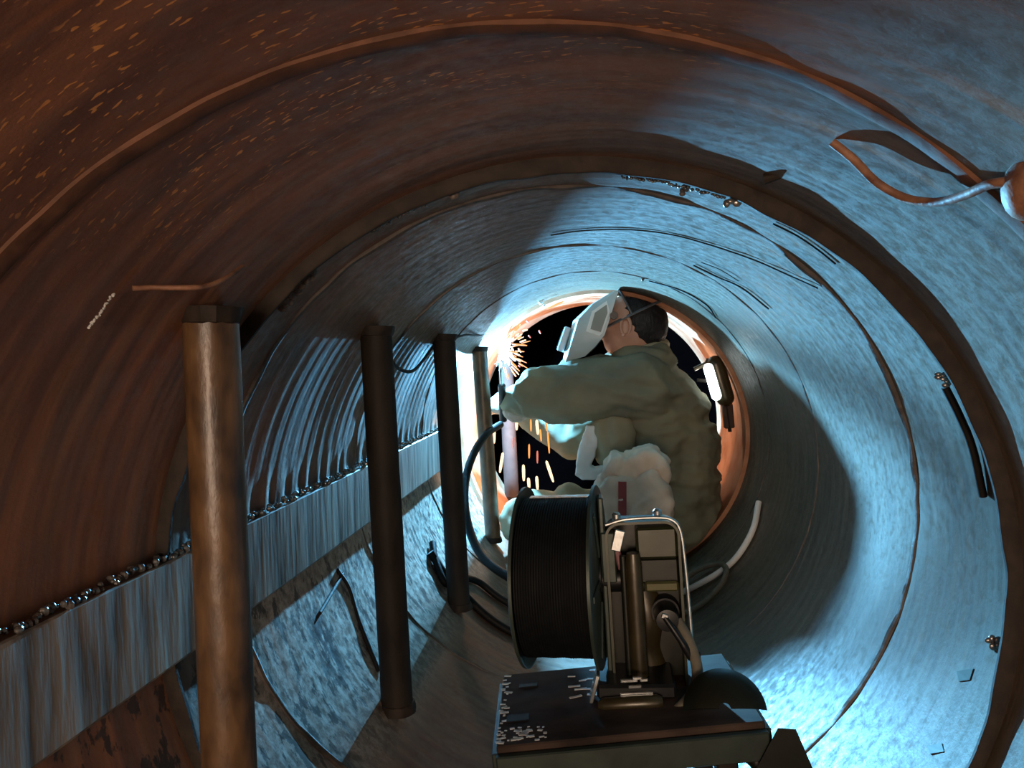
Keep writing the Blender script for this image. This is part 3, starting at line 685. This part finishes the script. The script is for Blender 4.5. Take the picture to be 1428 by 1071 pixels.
# white shirt hem and lit leather apron edge
mb = slab(MB(), [(818,594),(832,595),(835,610),(829,638),(822,650),(830,654),(844,648),(849,655),(838,668),(812,669),(802,662),(807,628)], 2.40, 2.44, wo)
soften(mb, 'shirt_hem', M['white'], wd, .0045, 3, .003, 30, 4)
mb = MB(); mb.cap_(Q(842,600,2.44), Q(852,632,2.44), .05, .05); mb.cap_(Q(860,600,2.44), Q(866,640,2.45), .06, .05)
soften(mb, 'jacket_flap', M['canvas2'], wd, .006, 4, .006, 14, 9, (1,1,1), .004)
# gloves with five fingers
def glove(wrist, palm_dir, up, side_sgn, curl, s=1.0):
    d = Vector(palm_dir).normalized(); u = Vector(up); u = (u-d*u.dot(d)).normalized(); sd = d.cross(u)*side_sgn
    mb = MB(); pc = wrist+d*.055*s
    for k in range(4):
        o2 = sd*(.030-.020*k)*s; mb.cap_(wrist+o2*.6, pc+d*.025*s+o2, .020*s, .014*s)
        L = (.030,.036,.033,.025)[k]*s; p = pc+d*.03*s+o2; dd = d.copy()
        for j in range(3):
            dd = (dd*math.cos(curl)-u*math.sin(curl)).normalized(); u2 = u
            nxt = p+dd*L*(1,.75,.6)[j]; mb.cap_(p, nxt, (.0115-.0008*j)*s, (.0108-.001*j)*s, 10); p = nxt
            u = (u*math.cos(curl)+d*0).normalized() if False else u
    th = wrist+d*.02*s+sd*.03*s; t1 = th+(sd*.022+d*.028-u*.010)*s; t2 = t1+(d*.022-u*.016+sd*.002)*s
    mb.cap_(th, t1, .016*s, .013*s, 10); mb.cap_(t1, t2, .013*s, .011*s, 10)
    mb.cap_(wrist-d*.05*s, wrist+d*.01*s, .045*s, .034*s)
    return mb
soften(glove(HAL+Vector((.005,-.01,.0)), (-.45,.45,.10), (.2,-.8,.5), 1, .55, 1.05), 'glove', M['glove'], wd, .0036, 2, .0012, 50, 3)
soften(glove(HAR+Vector((.01,.0,.01)), (-.9,-.15,.12), (.0,.5,.9), -1, .55, 1.05), 'glove', M['glove'], wd, .0036, 2, .0012, 50, 6)

# welding torch
tq = Vector(P(702,575,2.57)); t = thing('welding_torch', 'welding torch gripped in the grey glove pointing up at the arc', 'torch', tuple(tq))
A_ = Vector(ARC)-tq
n0, n1 = A_+Vector((.092,-.165,-.012)), A_+Vector((.075,-.046,.013))
MB().tube(smooth_path([(0,0,-.03),(.0,-.02,.02),n0.lerp(Vector((0,0,0)),.35)],5), .013, 16).build('handle', M['blk'], t)
MB().tube(smooth_path([n0.lerp(Vector((0,0,0)),.35), n0, n0.lerp(n1,.5), n1],6), .0048, 14).build('swan_neck', M['chrome'], t)
MB().tube([n1, n1.lerp(A_,.22), n1.lerp(A_,.30)], [.0048,.0035,.002], 14).build('contact_tip', M['brass'], t)

# mask
HY0, HY1 = 2.425, 2.615
ho = Vector(P(840,450,2.5)); t = thing('welding_mask', 'pale grey faceted welding mask covering the welder\'s face', 'mask', tuple(ho))
lev = [((862,408),(853,409)),((857,423),(823,426)),((851,444),(801,447)),((843,468),(792,477)),((830,484),(787,497)),((816,497),(785,506))]
def hshell(inset):
    V = []
    for i, (bk, fr) in enumerate(lev):
        b0, f0 = Vector(P(*bk,2.5)), Vector(P(*fr,2.5)); dx = (f0-b0)
        L = max(dx.length, .001); k = inset/max(L,.03)
        for (s, tt) in ((-1,0),(-1,.55),(-.93,.86),(-.55,1.0),(0,1.04),(.55,1.0),(.93,.86),(1,.55),(1,0)):
            p = b0+dx*(tt*(1-k if tt > .5 else 1)); V.append(Vector((p.x, 2.52+s*(.098-inset)*(1 if i < 4 else 1-.12*(i-3)), p.z))-ho)
    return V
V0, V1 = hshell(0), hshell(.004); n, mrow = 9, len(lev); mb = MB()
off = len(V0); F = []; mi = []
for i in range(mrow-1):
    for j in range(n-1):
        F.append((i*n+j,i*n+j+1,(i+1)*n+j+1,(i+1)*n+j)); mi.append(0)
        F.append((off+i*n+j,off+(i+1)*n+j,off+(i+1)*n+j+1,off+i*n+j+1)); mi.append(1)
def edge(a, b): F.append((a,b,off+b,off+a)); mi.append(0)
for j in range(n-1): edge(j+1,j); edge((mrow-1)*n+j,(mrow-1)*n+j+1)
for i in range(mrow-1): edge(i*n,(i+1)*n); edge((i+1)*n+n-1,i*n+n-1)
mb.add(V0+V1, F); mb.m = mi; mb.build('shell', [M['helmet'], M['helmetin']], t, smooth=25)
# domed top strip closing the crown, side window with pale border, front filter frame
def side_poly(name, pix, y, m, th):
    Vn = [Vector(P(*q,2.5)) for q in pix]; Vs = [Vector((v.x,y,v.z))-ho for v in Vn]; Vb = [v+Vector((0,th,0)) for v in Vs]; k = len(pix)
    MB().add(Vs+Vb, [tuple(range(k)), tuple(range(2*k-1,k-1,-1))]+[(i,k+i,k+(i+1)%k,(i+1)%k) for i in range(k)]).build(name, m, t, smooth=0)
side_poly('panel_border', [(846,422),(826,436),(818,463),(836,469),(840,466),(850,436)], 2.4195, M['white'], .005)
side_poly('side_panel', [(846,427),(830,438),(824,460),(838,464),(847,438)], 2.4175, M['helmetw'], .004)
cpts = [Vector(P(796,459,2.5))-ho, Vector(P(787,497,2.5))-ho]
fv = Vector((-1,0,.30)).normalized(); uv = (cpts[0]-cpts[1]).normalized()
MB().box(cpts[0].lerp(cpts[1],.42)+Vector((-.012,.02,.004)), (.024,.12,.085), Matrix.Rotation(.33,3,'Y'), .004).build('filter_frame', M['helmet'], t)
MB().box(cpts[0].lerp(cpts[1],.42)+Vector((-.0255,.02,.008)), (.002,.10,.062), Matrix.Rotation(.33,3,'Y'), .0006).build('filter_glass', M['blk'], t)
MB().lathe([(.003,-.006),(.012,-.006),(.013,.004),(.009,.008),(.003,.008)], 18, c=Vector(P(858,442,2.5))-ho+Vector((-.006,-.088,0)), axis='Y').build('pivot_knob', M['blk'], t)

# ------------------------------------------------------------------ clamped fixture with a glowing white face, on the rim at the right
lq = Vector(P(996,530,2.56)); t = thing('clamp_fixture', 'small fixture with a glowing white face clamped to the rim right of the welder', 'fixture', tuple(lq))
def LQ(px, py, y=2.56): return Vector(P(px,py,y))-lq
a, b_ = LQ(987,510,2.53), LQ(1000,555,2.53)
mb = MB(); mb.cap_(a.lerp(b_,.08), a.lerp(b_,.92), .017, .017, 16); mb.build('lens', M['lens'], t)
a2, b2 = a+Vector((.028,.02,.004)), b_+Vector((.030,.02,0)); mb = MB(); mb.cap_(a2, b2, .030, .030, 16); mb.build('fixture_body', M['umber'], t)
MB().tube([LQ(968,515),LQ(985,507),LQ(988,500)], [.007,.008,.006], 10).build('upper_arm', M['umber'], t)
MB().tube([LQ(972,530),LQ(990,532)], .006, 10).build('lower_arm', M['darktube'], t)
MB().box(LQ(1016,580)+Vector((0,.01,0)), (.034,.03,.085), Matrix.Rotation(-.10,3,'Y'), .004).build('clamp_block', M['pinkpost'], t)
MB().tube([LQ(1004,552),LQ(1012,560),LQ(1018,602)], .006, 10).build('clamp_screw', M['darktube'], t)
light('added_rim_glow', 'POINT', tuple(Vector(P(985,535,2.50))+Vector((0,.19,0))), (1.0,.86,.72), 1.0, .02)  # unseen warm point light, added for the pipe wall past the rim

# ------------------------------------------------------------------ arc glare and sparks
mb = MB(); mb.ball((0,0,0), (.020,.014,.055), 20, 14)  # glowing spiky mesh standing for the white glare around the hidden arc
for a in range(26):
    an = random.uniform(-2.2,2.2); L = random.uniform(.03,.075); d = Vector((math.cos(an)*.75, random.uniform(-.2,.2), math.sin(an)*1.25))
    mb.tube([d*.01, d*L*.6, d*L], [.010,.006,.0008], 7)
o = mb.build('arc_glare', M['arcglow'], None); o.location = P(703,482,2.70); tag(o, 'white glare of the welding arc beside the fourth post, built as a glowing shape', 'arc')
def spark(p0, p1, y, r, m, label, group):
    a, b_ = Vector(P(*p0,y)), Vector(P(*p1,y)); c = (a+b_)/2
    mb = MB(); d = (b_-a); 
    if d.length < r*1.2: d = d.normalized()*r*1.2
    mb.tube([-d*.5, -d*.44, -d*.2, d*.25, d*.46, d*.5], [r*.25, r*.8, r, r*.9, r*.6, r*.2], 7)
    o = mb.build('spark', m, None); o.location = c; tag(o, label, 'spark', group)
k = 6.49
def c5(x, y): return (640+x/k, 540+y/k)
fall = [((520,255),(522,390),2),((318,360),(318,510),2),((650,290),(652,400),1),((703,295),(715,430),2),((735,380),(745,490),1),((785,315),(800,400),1),((803,400),(818,600),1),((635,515),(635,645),1),((495,450),(492,555),3),((710,575),(710,690),3),((583,700),(587,850),2),((628,820),(636,920),2),((703,805),(712,930),2),((790,665),(855,860),2),((398,590),(370,775),2)]
FL = ['whitish spark tight under the sleeve, nearest the gloves', 'whitish spark left of the far pinkish post, under the torch handle', "orange spark hanging from the middle of the sleeve's lower edge", "thick whitish spark at the sleeve's lower edge, left of the longest orange streak", 'short orange spark just below the thick whitish one under the sleeve', 'upper half of the longest orange streak, touching the sleeve', 'lower half of the longest orange streak, right side of the dark gap', 'orange spark halfway down the dark gap, alone on the left', 'small red spark on the far pinkish post', 'small red spark in the very middle of the dark gap', 'whitish spark above the knee, leftmost of the low row', 'short fat whitish spark just above the knee', 'whitish spark just above the knee, right of the short fat one', 'long slanting whitish spark, rightmost above the thigh', 'lowest whitish spark left of the far pinkish post']
SL = ['long orange spark high under the crown of the rim, left of the mask', "orange spark skimming the rim at the spray's upper left", 'orange spark at the upper right of the spray', "red spark just outside the spray's top, nearest the crown", "pale spark right of the spray's upper half", "red spark farthest right, nearest the mask's filter", 'red spark between spray and mask, at mid height', 'long level orange spark sticking out right of the spray', 'orange spark just below the long level one', "pale slanting spark low in the spray's right side", 'orange slanting spark just above the sleeve', "pale slanting spark at the spray's centre right", 'orange spark close along the rim, left of the others', 'pale orange spark at the very top of the spray', "pale level spark at the spray's bright core", "red spark touching the sleeve's upper edge"]
for lab, (a, b_, s) in zip(FL, fall):
    spark(c5(*a), c5(*b_), 2.62+random.uniform(-.03,.03), {1:.0036,2:.0058,3:.0034}[s], M['spark%d'%s], lab, {1:'orange falling sparks',2:'whitish falling sparks',3:'red falling sparks'}[s])
def c3(x, y): return (640+x/7.14, 400+y/7.14)
spray = [((880,220),(1040,145),1),((490,375),(610,290),1),((540,435),(600,405),1),((665,335),(700,355),3),((630,438),(685,428),2),((795,430),(815,470),3),((690,480),(715,510),3),((530,570),(680,585),1),((590,610),(620,655),1),((545,655),(615,690),2),((560,705),(615,750),1),((515,590),(545,640),2),((500,405),(540,385),1),((600,290),(636,300),2),((400,575),(490,578),2),((590,780),(610,800),3)]
for lab, (a, b_, s) in zip(SL, spray):
    spark(c3(*a), c3(*b_), 2.66, {1:.0036,2:.0036,3:.0030}[s], M['spark%d'%s], lab, {1:'orange sparks flying from the arc',2:'whitish sparks flying from the arc',3:'red sparks flying from the arc'}[s])
ap = (694,488)
for i in range(46):
    a = random.uniform(-1.25, 1.25); r0 = random.uniform(14,34); L = random.uniform(5,16); s = random.choice((1,1,1,2))
    p0 = (ap[0]+r0*math.cos(a), ap[1]-r0*1.25*math.sin(a)); p1 = (ap[0]+(r0+L)*math.cos(a), ap[1]-(r0+L)*1.25*math.sin(a))
    spark(p0, p1, random.uniform(2.62,2.72), random.uniform(.0018,.0032), M['spark%d'%s], {1:'orange spark in the dense spray around the arc',2:'whitish spark in the dense spray around the arc'}[s], {1:'orange sparks in the arc spray',2:'whitish sparks in the arc spray'}[s])

# ------------------------------------------------------------------ sub-parts under the part they belong to
def nest(root_name, part, subs):
    root = bpy.data.objects[root_name]; kids = {c.name.split('.')[0]: c for c in reversed(root.children)}
    for c in list(root.children):
        if c.name.split('.')[0] in subs: c.parent = kids[part]
nest('wire_feeder', 'lever', ('lever_knob',)); nest('wire_feeder', 'hose', ('hose_end_strand',)); nest('wire_feeder', 'case_shell', ('knob','frame_edge'))
nest('wire_feeder', 'socket_collar', ('socket_plug','plug_glint_plate')); nest('wire_feeder', 'side_bracket', ('latch_plate',)); nest('wire_feeder', 'foot_tray', ('highlight_strip','edge_plate'))
nest('welding_mask', 'shell', ('pivot_knob','panel_border','side_panel')); nest('welding_mask', 'filter_frame', ('filter_glass',))
nest('clamp_fixture', 'fixture_body', ('lens',)); nest('clamp_fixture', 'clamp_block', ('clamp_screw',))
nest('bench', 'table_top', ('slot','bare_metal_scuffs')); nest('leather_sack', 'cloth', ('red_stripe',)); nest('person', 'jacket', ('collar','jacket_flap'))
nest('wire_spool', 'wire_winding', ('winding_highlight',))
